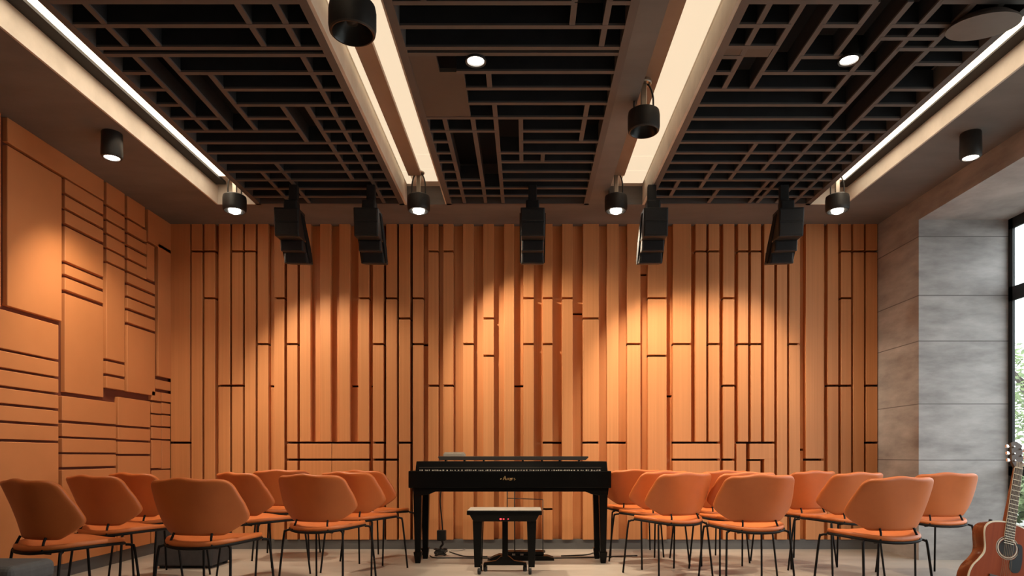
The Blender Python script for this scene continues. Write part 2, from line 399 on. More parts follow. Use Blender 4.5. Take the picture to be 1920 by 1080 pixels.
# ------------------------------------------------------------------ ceiling lattices
yw = lambda y: (H-EYE)*F_PX/(VPY-y)       # image row of the ceiling -> depth
BW = 0.030; ZB0, ZB1 = H-0.006, H+0.115
def lattice(label, x0, x1, hb, vb, solids):
    t = thing('ceiling_lattice', label, 'ceiling lattice', ((x0+x1)/2, 3.5, H), 0, 'umber ceiling lattices')
    ox, oy, oz = (x0+x1)/2, 3.5, H
    fm = MB()
    for a, b, c, d in ((x0, x0+0.045, YN, YG), (x1-0.045, x1, YN, YG), (x0, x1, YN, YN+0.04), (x0, x1, YG-0.035, YG)):
        fm.box(a-ox, b-ox, c-oy, d-oy, ZB0-oz, ZB1-oz)
    fm.build('frame', M['lattice'], t)
    sm_ = MB(); em = MB()
    for Y, a, b in hb:
        a = x0 if a is None else a; b = x1 if b is None else b
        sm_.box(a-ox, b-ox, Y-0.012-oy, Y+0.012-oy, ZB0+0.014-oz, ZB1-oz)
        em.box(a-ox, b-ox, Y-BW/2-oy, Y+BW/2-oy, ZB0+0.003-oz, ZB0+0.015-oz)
    for X, a, b in vb:
        sm_.box(X-0.012-ox, X+0.012-ox, a-oy, b-oy, ZB0+0.0145-oz, ZB1-0.001-oz)
        em.box(X-BW/2-ox, X+BW/2-ox, a-oy, b-oy, ZB0+0.0045-oz, ZB0+0.0155-oz)
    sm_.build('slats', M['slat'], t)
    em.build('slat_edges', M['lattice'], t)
    if solids:
        pm = MB()
        for a, b, c, d in solids: pm.box(a-ox, b-ox, c-oy, d-oy, ZB0+0.006-oz, ZB0+0.03-oz)
        pm.build('infill_board', M['fill_panel'], t)
    return t
rows = [3, 48, 90, 103, 137, 168, 197, 222, 246, 268, 287, 305, 322, 338, 354, 369]
near_rows = [YN+0.2+0.19*i for i in range(11)]
n_v = lambda xs: [(x, YN, yw(3)) for x in xs]
v = lambda X, a, b: (X, yw(a), yw(b) if b < 380 else YG)
hb = [(y, None, None) for y in near_rows]+[(yw(3), None, None), (yw(48), None, None), (yw(90), None, None), (yw(103), None, None),
      (yw(137), None, -2.19), (yw(137), -2.02, None), (yw(168), None, -2.19), (yw(168), -1.85, None), (yw(197), None, -2.19), (yw(197), -1.85, None),
      (yw(222), None, -2.02), (yw(222), -1.85, -1.557), (yw(222), -1.40, None), (yw(246), None, -1.557), (yw(246), -1.40, None)]+[(yw(r), None, None) for r in rows[9:]]
vb = [v(-2.18, 3, 90), v(-2.0, 48, 90), v(-1.428, 3, 90), v(-1.24, 3, 90), v(-2.19, 103, 246), v(-2.02, 103, 246), v(-1.85, 137, 246), v(-1.557, 197, 268),
      v(-1.40, 197, 338), v(-1.248, 103, 385), v(-1.91, 305, 385), v(-2.08, 322, 385)]+n_v((-2.18, -1.43, -1.24))
lattice('umber ceiling lattice nearest the orange left wall', GL, TL0-0.02, hb, vb, None)
hb = [(y, None, None) for y in near_rows]+[(yw(5), None, 0.243), (yw(5), 0.415, None), (yw(50), None, None), (yw(90), None, None), (yw(101), None, None), (yw(135), -0.40, None), (yw(166), -0.36, None),
      (yw(194), -0.36, None), (yw(221), None, None), (yw(246), None, -0.197), (yw(246), -0.03, 0.395), (yw(266), None, -0.537), (yw(266), -0.03, None), (yw(287), None, -0.537), (yw(287), -0.197, None),
      (yw(304), None, -0.537), (yw(304), -0.197, None), (yw(322), None, -0.537), (yw(322), -0.197, None), (yw(338), None, -0.35), (yw(338), -0.197, None), (yw(353), None, None), (yw(367), None, None)]
vb = [v(0.243, 5, 50), v(0.415, 3, 90), v(-0.216, 135, 166), v(-0.197, 194, 385), v(0.395, 194, 266), v(-0.03, 221, 304), v(0.13, 287, 304), v(-0.537, 221, 385), v(-0.35, 221, 385)]+n_v((0.243, 0.415, -0.5))
lattice('umber middle ceiling lattice with solid infill boards between the two wide light troughs', TL1+0.012, 0.563, hb, vb,
        [(TL1+0.03, -0.50, yw(101), yw(221)), (-0.50, -0.36, yw(135), yw(221))])
hb = [(y, None, None) for y in near_rows]+[(yw(3), None, 1.735), (yw(3), 2.05, None), (yw(48), None, 1.377), (yw(48), 1.54, 1.735), (yw(48), 1.90, None), (yw(72), 1.9, 2.22), (yw(88), None, 1.377), (yw(107), None, 1.21), (yw(107), 1.54, 1.9), (yw(92), 2.05, None),
      (yw(120), 2.22, None), (yw(137), None, 1.21), (yw(137), 1.377, 2.05), (yw(168), None, 1.90), (yw(168), 2.22, None), (yw(197), None, 2.05), (yw(223), None, 2.05), (yw(223), 2.22, None),
      (yw(197), 2.22, None)]+[(yw(r), None, None) for r in (247, 267, 287, 305, 322, 338, 354, 369)]
vb = [v(1.21, 3, 168), v(1.377, 3, 168), v(1.54, 3, 137), v(1.735, 3, 107), v(1.90, 3, 197), v(2.05, 3, 385), v(2.22, 3, 385), v(2.36, 3, 48), v(2.37, 247, 385), v(1.86, 247, 322),
      v(1.655, 268, 338), v(1.46, 305, 354), v(1.98, 338, 385), v(1.62, 354, 385), v(1.25, 338, 369)]+n_v((1.21, 1.54, 2.05))
lattice('umber ceiling lattice nearest the window side', TR1+0.02, GR, hb, vb, [(TR1+0.06, 1.36, yw(88), yw(107))])

# ------------------------------------------------------------------ lamps
WARM = (1.0, 0.80, 0.57)
def spot(name, loc, energy, angle, blend=0.5, aim=(0, 0, -1), col=WARM, size=0.04):
    l = bpy.data.lights.new(name, 'SPOT'); l.energy = energy; l.spot_size = R(angle); l.spot_blend = blend
    l.color = col; l.shadow_soft_size = size
    o = bpy.data.objects.new(name, l); C.objects.link(o); o.location = loc
    o.rotation_euler = Vector(aim).to_track_quat('-Z', 'Y').to_euler()
    return o

def pendant(label, px, Y, dia, zbot, zc, lit, yaw=0):
    X = (px-VPX)*Y/F_PX; r = dia/2; h = 0.135
    t = thing('pendant_spotlight', label, 'spotlight', (X, Y, zbot), yaw, 'round charcoal ceiling spotlights')
    smooth_auto(MB().lathe([(r*0.90, 0.0), (r*0.96, 0.006), (r, 0.03), (r, 0.10), (r*0.96, 0.125), (r*0.80, h), (0.001, h)], seg=40).build('housing', M['lamp_black'], t), 35)
    smooth_auto(MB().lathe([(r*0.90, 0.0), (r*0.85, 0.001), (r*0.66, 0.05), (r*0.35, 0.085), (0.001, 0.09)], seg=40).build('reflector', M['reflector'], t), 35)
    if lit:
        smooth_auto(MB().lathe([(r*0.52, 0.012), (r*0.47, -0.008), (r*0.26, -0.018), (0.001, -0.020)], seg=32).build('lens', M['led_lens'], t), 50)
    else:
        MB().lathe([(r*0.30, 0.078), (r*0.24, 0.05), (0.001, 0.045)], seg=24).build('lens', M['lamp_black'], t, smooth=True)
    zt = zc-zbot
    for s in (-1, 1):
        w = 0.24*dia
        MB().tube(spline([(s*w*1.25, 0, h-0.01), (s*w*1.2, 0, h+(zt-h)*0.5), (s*w*0.7, 0, zt-0.03), (0, 0, zt-0.012)], 6), 0.006, 8).build('bracket', M['lamp_black'], t, smooth=True)
    mb = MB()
    mb.box(-0.018, 0.018, -0.012, 0.012, h-0.005, zt-0.01)
    mb.build('stem', M['steel'], t, bevel=0.004)
    MB().lathe([(0.001, zt-0.022), (0.045, zt-0.022), (0.05, zt-0.016), (0.05, zt), (0.001, zt)], seg=24).build('mounting_plate', M['steel'], t)
    return X
far = [('round charcoal spotlight at the far end of the slot beside the orange left wall', 440, 3.295), ('round charcoal spotlight with lit lens at the far end of the left wide trough', 785, 3.30),
       ('round charcoal spotlight with lit lens at far end of the right wide trough', 1155, 3.30), ('round charcoal spotlight at the far end of the window side slot', 1570, 3.283)]
FX = []
for lab, px, zc in far: FX.append(pendant(lab, px, 5.62, 0.19, 2.962, zc, True))
pendant('large unlit charcoal spotlight nearest the camera hanging below the left trough', 661, 3.05, 0.214, 2.83, 3.262, False)
pendant('unlit charcoal spotlight hanging halfway along the right trough', 1207, 4.2, 0.20, 2.94, 3.262, False)

def downlight(label, px, py, name='recessed_downlight'):
    Y = yw(py); X = (px-VPX)*Y/F_PX
    t = thing(name, label, 'downlight', (X, Y, H), 0, 'recessed downlights in the lattices')
    smooth_auto(MB().lathe([(0.048, 0.10), (0.048, -0.014), (0.058, -0.018), (0.06, -0.006), (0.052, 0.0), (0.052, 0.10)], seg=32).build('trim_ring', M['lamp_black'], t), 40)
    MB().lathe([(0.047, -0.006), (0.03, -0.016), (0.001, -0.019)], seg=32).build('lens', M['led_lens'], t, smooth=True)
    return X, Y
D1 = downlight('lit recessed downlight in the middle ceiling lattice', 892, 111)
D2 = downlight('lit recessed downlight in the lattice on the window side', 1592, 109)
def pot(label, px, Y):
    X = (px-VPX)*Y/F_PX
    t = thing('surface_downlight', label, 'downlight', (X, Y, H), 0, 'black cylinder downlights on the soffits')
    smooth_auto(MB().lathe([(0.001, 0.001), (0.062, 0.001), (0.066, -0.01), (0.068, -0.16), (0.062, -0.172), (0.05, -0.174), (0.046, -0.14), (0.001, -0.14)], seg=36).build('housing', M['lamp_black'], t), 40)
    MB().lathe([(0.049, -0.165), (0.03, -0.178), (0.001, -0.182)], seg=32).build('lens', M['led_lens'], t, smooth=True)
    return X, Y
P1 = pot('black cylinder downlight under soffit above the orange left wall', 210, 4.62)
P2 = pot('black cylinder downlight under the soffit beside the window lintel', 1820, 4.62)

# grey shell under the far corner of the window side lattice
Yd = 3.42; cd = at(1843, 46, Yd)
t = thing('ceiling_dome', 'shallow grey dome hanging at top corner beside the window side light line', 'ceiling dome', cd)
smooth_auto(MB().lathe([(0.001, 0.055), (0.06, 0.05), (0.12, 0.03), (0.16, 0.0), (0.165, -0.012), (0.12, -0.016), (0.001, -0.018)], seg=48).xf(Matrix.Rotation(R(10), 4, 'X')).build('shell', M['dome'], t), 50)
MB().tube([(0, 0, 0.04), (0, 0.0, H-cd.z+0.02)], 0.012, 12).build('stem', M['lamp_black'], t, smooth=True)

# ------------------------------------------------------------------ hanging loudspeakers
def array(label, px, yaw):
    Y = 5.30
    X = (px-VPX)*Y/F_PX
    t = thing('line_array_speaker', label, 'speaker', (X, Y, 2.56), yaw, 'black speakers hanging before the back wall')
    w = 0.098
    def cab(y0, z0, z1, w0, w1, dep, tilt, seamed):
        mb = MB(); n = 0
        zc = (z0+z1)/2
        mb.prism([(-w1, z0), (w1, z0), (w0, z1), (-w0, z1)], 0, dep)
        mb.xf(Matrix.Translation((0, y0, zc)) @ Matrix.Rotation(R(tilt), 4, 'X') @ Matrix.Translation((0, 0, -zc)))
        c = mb.build('cabinet', M['speaker'], t, bevel=0.008, fix=True)
        gm = MB()
        for a, b in (((0.06, 0.48), (0.54, 0.94)) if seamed else ((0.10, 0.90),)):
            za, zz = z0+(z1-z0)*a, z0+(z1-z0)*b
            gm.box(-w0*0.90, w0*0.90, -0.006, 0.004, za, zz)
        gm.xf(Matrix.Translation((0, y0, zc)) @ Matrix.Rotation(R(tilt), 4, 'X') @ Matrix.Translation((0, 0, -zc)))
        gm.build('speaker_grille', M['grille'] if not seamed else M['speaker'], c, bevel=0.003)
        return c
    cab(0.0, 0.09, 0.315, w, w*0.97, 0.20, 5, True)
    cab(0.15, 0.015, 0.105, w*0.93, w*0.93, 0.19, 9, False)
    cab(0.27, -0.052, 0.055, w*0.93, w*1.0, 0.19, 13, False)
    for s in (-1, 1):
        mb = MB()
        mb.prism([(0.05, 0.29), (0.33, -0.03), (0.40, 0.0), (0.35, 0.10), (0.14, 0.29)], -0.004, 0.004)
        # plate lies in the yz plane
        mb.v = [(s*(w+0.003)+p[1], p[0], p[2]) for p in mb.v]
        mb.build('side_plate', M['speaker_grey'], t, fix=True)
    mb = MB(); mb.box(-0.055, 0.055, 0.10, 0.20, 0.305, 0.42); mb.build('mounting_head', M['speaker'], t, bevel=0.012)
    MB().box(-0.035, 0.035, 0.19, 0.25, 0.34, H-2.56+0.0).build('hanger', M['speaker'], t, bevel=0.006)
    MB().box(-0.075, 0.075, 0.05, 0.22, 0.300, 0.318).build('top_plate', M['speaker_grey'], t, bevel=0.003)
    return t
for lab, px, yw_ in [('black hanging speaker in front of boards nearest the orange left wall', 537, 4), ('second black hanging speaker from the orange left wall', 686, 2),
                     ('black hanging speaker in the middle above the piano', 999, 0), ('fourth black hanging speaker from the orange left wall', 1230, -2),
                     ('black hanging speaker nearest the concrete pier', 1484, -6)]:
    array(lab, px, R(yw_))

# ------------------------------------------------------------------ piano
PY = 5.56; k = PY/F_PX
pz = lambda y: EYE+(VPY-y)*k
pxx = lambda x: (x-VPX)*k
pc = pxx(956)
p = thing('piano', 'long black piano with straight tapered legs before the board wall', 'piano', (pc, PY, 0))
X = lambda x: pxx(x)-pc
body = MB().box(X(766), X(1146), -0.01, 0.34, pz(915), pz(883)-0.0)
body.build('case', M['piano'], p, bevel=0.006)
MB().prism([(X(773), pz(915)), (X(775), pz(929)), (X(793), pz(929)), (X(804), pz(927)), (X(816), pz(922)), (X(1098), pz(922)), (X(1110), pz(927)), (X(1122), pz(929)), (X(1140), pz(929)), (X(1142), pz(915))], 0.01, 0.05).build('apron', M['piano'], p, bevel=0.003, fix=True)
mb = MB(); n = 0
mb.v = [(X(778), 0.02, pz(883)), (X(1140), 0.02, pz(883)), (X(1140), 0.34, pz(883)), (X(778), 0.34, pz(883)),
        (X(779), 0.045, pz(865)), (X(1139), 0.045, pz(865)), (X(1139), 0.335, pz(865)), (X(779), 0.335, pz(865))]
mb.f = [(0, 3, 2, 1), (4, 5, 6, 7), (0, 1, 5, 4), (1, 2, 6, 5), (2, 3, 7, 6), (3, 0, 4, 7)]
mb.build('upper_case', M['piano'], p, bevel=0.004)
for px, yb_ in ((782, 0.05), (1132, 0.05), (788, 0.29), (1126, 0.29)):
    lg = MB()
    lg.frustum((X(px), yb_, 0.09, 0.0235, 0.0235), (X(px), yb_, pz(920), 0.036, 0.036))
    L_ = lg.build('leg', M['piano'], p, bevel=0.004)
    ft = MB().frustum((X(px), yb_, 0.0, 0.021, 0.021), (X(px), yb_, 0.095, 0.034, 0.034))
    ft.build('foot', M['piano'], L_, bevel=0.003)
# slim music shelf on short posts
MB().prism([(X(822), pz(863)), (X(1100), pz(863)), (X(1106), pz(857.0)), (X(1104), pz(855.5)), (X(820), pz(855.5)), (X(818), pz(857.0))], 0.09, 0.27).build('music_shelf', M['piano_top'], p, bevel=0.002, fix=True)
ps = MB()
for px in (832, 868, 905, 980, 1017, 1051, 1088): ps.box(X(px)-0.008, X(px)+0.008, 0.12, 0.20, pz(865)-0.002, pz(862.8))
ps.build('shelf_posts', M['piano'], p)
# pale row of marks and gold lettering on the front
mk = MB(); x = 786.0; rr = random.Random(3)
def front_y(y): return 0.02+(883-y)/18.0*0.025
while x < 1126:
    w = rr.choice((1.2, 1.8, 2.4, 3.0)); hh = rr.choice((1.2, 1.6, 2.0))
    mk.box(X(x), X(x+w), front_y(881)-0.0035, front_y(881)+0.004, pz(883), pz(882.6-hh)); x += w+rr.choice((1.2, 1.8, 2.4, 4.2))
mk.build('pale_marks', M['pale_mark'], p)
MB().box(X(785), X(1128), front_y(876.5)-0.0025, front_y(876.5)+0.004, pz(877), pz(876)).build('trim_line', M['grey_mark'], p)
lgm = MB()
def stroke(pts, wd=0.9):
    lgm.tube([(X(a), -0.0105, pz(b)) for a, b in pts], wd*k*0.5, 6)
stroke([(938, 898.6), (940.5, 897.4)], 1.6)
stroke([(943.5, 900), (945.5, 895), (947, 892.8), (948, 896), (948.4, 900)], 1.3)
stroke([(945, 897.6), (949, 897.4)], 1.0)
stroke([(950, 900), (950.6, 896.5), (951.6, 900), (953, 896.0), (954, 900)], 1.1)
stroke([(955.5, 896), (957, 898), (955.6, 900.2), (958.4, 900.4), (958.4, 896)], 1.1)
stroke([(960, 900), (960.2, 896.5), (962, 896.4)], 1.0)
stroke([(965.5, 896.4), (963.5, 897.4), (966.5, 899), (964, 900.2)], 1.0)
lgm.build('logo', M['gold'], p, smooth=True)

bk = tag(MB().box(-0.09, 0.09, -0.06, 0.06, 0, 0.022).box(-0.082, 0.082, -0.055, 0.052, 0.0225, 0.034).build('paper_stack', M['paper'], None, bevel=0.002), 'small grey stack of papers lying on top of the piano', 'papers')
bk.location = (pxx(848), PY+0.18, pz(855.5)+0.0005)

# bench
BY = 5.05; kb = BY/F_PX; bx = lambda x: (x-VPX)*kb
bc = bx(946)
b = thing('piano_bench', 'black piano bench with pale top and casters before the piano', 'bench', (bc, BY, 0))
BX = lambda x: bx(x)-bc
MB().box(BX(876), BX(1016), -0.04, 0.26, 0.455, 0.488).build('seat', M['piano'], b, bevel=0.005)
MB().box(BX(877), BX(1015), -0.036, 0.256, 0.486, 0.4935).build('seat_pad', M['seat_top'], b, bevel=0.006)
mb = MB(); z0, z1 = 0.405, 0.456
mb.frustum((0, 0.11, z0, 0.235, 0.125), (0, 0.11, z1, 0.262, 0.145)); mb.build('apron', M['piano'], b, bevel=0.003)
for sx in (-1, 1):
    for yy in (0.03, 0.19):
        xt = sx*0.205; lg = MB().frustum((xt, yy, 0.055, 0.024, 0.024), (xt, yy, 0.41, 0.036, 0.036)).build('leg', M['piano'], b, bevel=0.003)
        MB().lathe([(0.008, 0.03), (0.008, 0.06)], xt-sx*0.01, yy-0.01, 0, 12).build('caster_pin', M['chrome'], lg)
        cm = MB().lathe([(0.001, -0.012), (0.02, -0.012), (0.024, -0.006), (0.024, 0.006), (0.02, 0.012), (0.001, 0.012)], seg=20)
        cm.xf(Matrix.Translation((xt-sx*0.012, yy-0.012, 0.0242)) @ Matrix.Rotation(R(90), 4, 'Y'))
        smooth_auto(cm.build('caster', M['cable'], lg), 40)
MB().box(-0.022, 0.022, 0.135, 0.175, 0.10, 0.41).build('centre_post', M['piano'], b, bevel=0.003)
MB().prism([(-0.17, 0.045), (-0.16, 0.03), (-0.14, 0.05), (0.14, 0.05), (0.16, 0.03), (0.17, 0.045), (0.165, 0.07), (0.07, 0.085), (0.03, 0.12), (-0.03, 0.12), (-0.07, 0.085), (-0.165, 0.07)], 0.13, 0.18).build('foot_bar', M['piano'], b, bevel=0.004, fix=True)
for s in (-1, 1):
    MB().lathe([(0.001, 0.0), (0.014, 0.0), (0.016, 0.012), (0.016, 0.04), (0.001, 0.04)], s*0.155, 0.155, 0, 14).build('glide', M['cable'], b)
rl = MB()
for px, w in ((939, 2.2), (944.5, 1.6), (953, 1.3)):
    rl.lathe([(0.001, -0.004), (w*kb, -0.002), (w*kb*0.9, 0.002), (0.001, 0.004)], 0, 0, 0, 12)
    nn = 4*12
    for i in range(nn):
        a = rl.v[-nn+i]; rl.v[-nn+i] = (BX(px)+a[0], -0.0262+a[2], 0.425+a[1]*0.8)
rl.build('indicator_lights', M['red_led'], b)

# pedal unit below the piano
pd = thing('pedal_unit', 'low black pedal box on floor behind the bench', 'pedal unit', (-0.03, 5.72, 0))
MB().prism([(-0.30, 0.0), (0.28, 0.0), (0.275, 0.022), (0.22, 0.04), (-0.20, 0.05), (-0.25, 0.03)], 0.0, 0.12).build('base', M['piano'], pd, bevel=0.004, fix=True)
MB().box(-0.17, 0.19, 0.03, 0.13, 0.045, 0.075).build('housing', M['piano'], pd, bevel=0.005)
for i in (-1, 0, 1): MB().box(i*0.07-0.014, i*0.07+0.014, -0.05, 0.03, 0.052, 0.060).build('pedal', M['piano_top'], pd, bevel=0.003)

# power box with coiled lead, floor cables
pb = thing('power_adapter', 'black plug box with coiled lead below the piano beside its left leg', 'power adapter', (at(828, 1040, 5.99).x, 5.99, 0))
MB().box(-0.04, 0.04, -0.03, 0.03, 0.14, 0.235).build('plug_box', M['cable'], pb, bevel=0.008)
MB().tube(spline([(0.01, 0, 0.23), (0.0, 0.0, 0.35), (-0.01, -0.02, 0.5), (0, 0, pz(915)+0.002)], 8), 0.006, 8).build('hanging_lead', M['cable'], pb, smooth=True)
cl = MB()
pts = []
for i in range(150):
    a = i*0.36; r = 0.045+0.018*math.sin(i*0.7)
    pts.append((0.0+r*math.cos(a)*1.15-0.01, 0.035*math.sin(a), 0.038+0.026*math.sin(i*0.11)+0.006*math.sin(a*2.3)))
cl.tube(pts, 0.005, 6)
cl.tube(spline([(0.0, 0, 0.145), (0.012, 0.0, 0.11), (-0.01, 0.01, 0.08), (0.0, 0, 0.05)], 8), 0.010, 8)
cl.build('coil', M['cable'], pb, smooth=True)
def cable(label, pts, r=0.0055, m='cable', name='floor_cable'):
    mb = MB().tube(spline(pts, 10), r, 8)
    o = mb.build(name, M[m], None, smooth=True)
    return tag(o, label, 'cable')
fl = lambda x, y: (lambda Y: ((x-VPX)*Y/F_PX, Y, 0.0065))(EYE*F_PX/(y-VPY))
cable('black cable on floor from the plug box to the piano pedal box', [fl(843, 1036), fl(858, 1041), fl(872, 1044.3), fl(895, 1044.6), fl(914, 1044.8)])
cable('black cable on floor from the pedal box to the right piano leg', [fl(1052, 1043.6), fl(1080, 1042.6), fl(1105, 1040.5), fl(1119, 1034)])
cable('long black cable crossing the floor under the whole piano towards the right chairs', [fl(806, 1043), fl(815, 1047), fl(850, 1047.3), fl(960, 1048), fl(1075, 1047.2), fl(1150, 1044.6), fl(1195, 1043)])
cable('thin grey cable curling against the baseboard behind the piano', [fl(846, 1034), fl(858, 1033.6), fl(866, 1032.4), fl(872, 1031)], 0.004, 'white_cable')

# wire stand between piano and wall
ws = thing('wire_stand', 'thin black wire stand between the piano and the board wall', 'stand', (at(960, 1030, 6.25).x, 6.25, 0))
kx = 6.25/F_PX
MB().tube([(-9*kx, 0, 0.012), (-9*kx, 0, 0.72)], 0.005, 8).build('upright', M['cable'], ws, smooth=True)
MB().tube([(5*kx, 0, 0.012), (5*kx, 0, 0.72)], 0.005, 8).build('upright', M['cable'], ws, smooth=True)
MB().tube([(-9*kx, 0, 0.505), (20*kx, 0, 0.50), (58*kx, 0, 0.492)], 0.004, 8).build('crossbar', M['cable'], ws, smooth=True)
MB().tube([(58*kx, 0, 0.492), (58*kx, 0, 0.012)], 0.004, 8).build('upright', M['cable'], ws, smooth=True)
MB().box(-0.09, 0.31, -0.05, 0.06, 0.0, 0.014).build('base', M['cable'], ws, bevel=0.004)

# ------------------------------------------------------------------ chairs (local +y is where the sitter looks)
def lerp_tab(tab, x):
    for (a, va), (b, vb_) in zip(tab, tab[1:]):
        if x <= b:
            t = (x-a)/(b-a); t = t*t*(3-2*t)*0.5+t*0.5
            return va+(vb_-va)*t
    return tab[-1][1]
WT = [(0, 0.150), (0.04, 0.172), (0.14, 0.215), (0.27, 0.262), (0.36, 0.272), (0.55, 0.266), (0.80, 0.248), (0.92, 0.238), (0.97, 0.226), (1.0, 0.205)]
def back_pt(u, v_):
    s = 2*u-1
    w = lerp_tab(WT, v_)
    x = s*w
    y = -0.188-0.078*v_+x*x*(2.3-1.1*v_)+0.010*math.cos(s*4.5+0.6)*v_
    z = 0.468+0.315*v_-0.012*s*s*v_+0.005*v_*math.cos(s*6.0+0.9)
    return (x, y, z)
def make_chair(label):
    t = thing('shell_chair', label, 'chair', (0, 0, 0), 0, 'orange shell chairs facing the piano')
    MB().grid(back_pt, 18, 14).build('backrest', M['leather'], t, smooth=True, solid=0.034, subsurf=1)
    # seat: closed cushion, outline rounded at the back, squarer in front
    mb = MB(); seg = 40
    def ring(sc, z, dip=0.0):
        for i in range(seg):
            a = 2*math.pi*i/seg; c, s_ = math.cos(a), math.sin(a)
            e = 0.62
            x = 0.232*sc*math.copysign(abs(c)**e, c); y = 0.215*sc*math.copysign(abs(s_)**e, s_)
            x *= 1.0 - 0.10*max(0, -y/0.215)
            y = y-0.03*(1-(x/0.25)**2)*(1 if y < 0 else 0)*abs(s_)
            zz = z-dip*max(0, 1-(abs(y)/0.2))+0.018*max(0, y/0.215)*0+0.022*(x/0.23)**2
            mb.v.append((x, y+0.005, zz))
    for sc, z, dp in ((0.30, 0.405, 0), (0.80, 0.402, 0), (0.985, 0.410, 0), (1.0, 0.422, 0), (0.975, 0.436, 0), (0.82, 0.438, 0.006), (0.5, 0.434, 0.012), (0.2, 0.432, 0.012)): ring(sc, z, dp)
    for j in range(7):
        for i in range(seg):
            k2 = (i+1) % seg
            mb.f.append((j*seg+i, j*seg+k2, (j+1)*seg+k2, (j+1)*seg+i))
    mb.f.append(tuple(reversed(range(seg)))); mb.f.append(tuple(7*seg+i for i in range(seg)))
    mb.build('seat', M['leather'], t, smooth=True)
    # black rim under the cushion
    pts = []
    for i in range(48):
        a = 2*math.pi*i/48; c, s_ = math.cos(a), math.sin(a); e = 0.62
        x = 0.228*math.copysign(abs(c)**e, c); y = 0.212*math.copysign(abs(s_)**e, s_)
        x *= 1.0-0.10*max(0, -y/0.215); y = y-0.03*(1-(x/0.25)**2)*(1 if y < 0 else 0)*abs(s_)
        pts.append((x, y+0.005, 0.403+0.022*(x/0.23)**2))
    MB().tube(pts, 0.0085, 8, True).build('seat_rail', M['chair_metal'], t, smooth=True)
    for sx in (-1, 1):
        for sy in (-1, 1):
            top = Vector((sx*0.185, 0.02+sy*0.165, 0.409)); el = Vector((sx*0.215, 0.02+sy*0.195, 0.395)); foot = Vector((sx*0.238, 0.02+sy*0.235, 0.002))
            q = el+(foot-el)*0.08
            MB().tube(spline([top, el+Vector((-sx*0.008, -sy*0.008, 0.008)), q, foot], 6), 0.0072, 8).build('leg', M['chair_metal'], t, smooth=True)
        xx = sx*0.118
        MB().tube(spline([(xx*1.2, -0.175, 0.402), (xx*1.12, -0.208, 0.412), (xx, -0.200, 0.45), (xx*0.96, -0.186, 0.482)], 6), 0.0065, 8).build('back_support', M['chair_metal'], t, smooth=True)
    return t
CH = [  # back centre column, depth of the back, yaw (deg, negative turns it to the right), label
 (48, 3.42, -26, 'orange shell chair cut by the left edge of the photo behind the grey pouf'),
 (170, 4.12, -22, 'orange shell chair beside the left wall, second from the left edge of the photo'),
 (243, 4.72, -24, 'orange shell chair mostly hidden between two left chairs against the left wall'),
 (354, 3.58, -9, 'large front orange shell chair with the charcoal cube behind its legs'),
 (440, 4.82, -34, 'orange shell chair showing just right of the front chair before the charcoal cube'),
 (526, 5.72, 6, 'far orange shell chair by the board wall, peeking out left of the second front chair'),
 (580, 4.33, -14, 'front orange shell chair standing alone between charcoal cube and piano'),
 (647, 5.02, -24, 'orange shell chair just right of and behind the front chair left of the piano'),
 (676, 5.56, -30, 'orange shell chair nearest the left piano leg, turned towards the piano'),
 (1195, 5.88, 4, 'orange shell chair farthest back, partly covered by the right end of the piano'),
 (1250, 5.36, 26, 'orange shell chair right of the piano, half hidden behind the nearest chair there'),
 (1288, 4.80, 24, 'nearest orange shell chair of the cluster just right of the piano'),
 (1362, 5.50, 20, 'far orange shell chair, only its top seen left of the middle right front chair'),
 (1405, 4.92, 14, 'orange shell chair directly behind the left edge of the middle front chair on the right'),
 (1428, 4.30, 7, 'orange shell chair in front middle of the right group, no chair before it'),
 (1528, 5.36, 22, 'orange shell chair showing right of the middle front chair of the right group'),
 (1612, 4.86, 18, 'orange shell chair behind the biggest right chair, before the brown concrete pier'),
 (1690, 3.82, 12, 'biggest front orange shell chair on the right, left of the guitar'),
 (1778, 4.70, 4, 'rightmost orange shell chair, before the pale concrete cheek beside guitar')]
proto = None
for px, Yb, yaw, lab in CH:
    X0 = (px-VPX)*Yb/F_PX; a = R(yaw)
    # back plane centre is 0.23 behind the origin
    loc = (X0-math.sin(a)*0.22, Yb+math.cos(a)*0.22, 0)
    if proto is None:
        proto = make_chair(lab); proto.location = loc; proto.rotation_euler = (0, 0, a)
    else: dup(proto, loc, a, lab)

# ------------------------------------------------------------------ grey boxes
cb = thing('storage_cube', 'charcoal cube on the floor behind the large front left chair', 'cube', (-2.73, 5.50, 0))
MB().box(-0.23, 0.23, -0.18, 0.18, 0.02, 0.37).build('body', M['grey_box'], cb, bevel=0.012)
MB().box(-0.232, 0.232, -0.182, 0.182, 0.365, 0.40).build('lid', M['grey_box'], cb, bevel=0.010)
for sx in (-1, 1):
    for sy in (-1, 1): MB().lathe([(0.001, 0.0), (0.02, 0.0), (0.022, 0.022), (0.001, 0.022)], sx*0.19, sy*0.14, 0, 16).build('foot', M['cable'], cb)
pf = thing('pouf', 'low slate grey pouf at the bottom left corner of the photo', 'pouf', (-2.58, 3.02, 0))
MB().box(-0.36, 0.36, -0.14, 0.14, 0.01, 0.33).build('base', M['pouf'], pf, bevel=0.02, seg=3)
MB().box(-0.362, 0.362, -0.142, 0.142, 0.325, 0.42).build('cushion', M['pouf'], pf, bevel=0.035, seg=4)

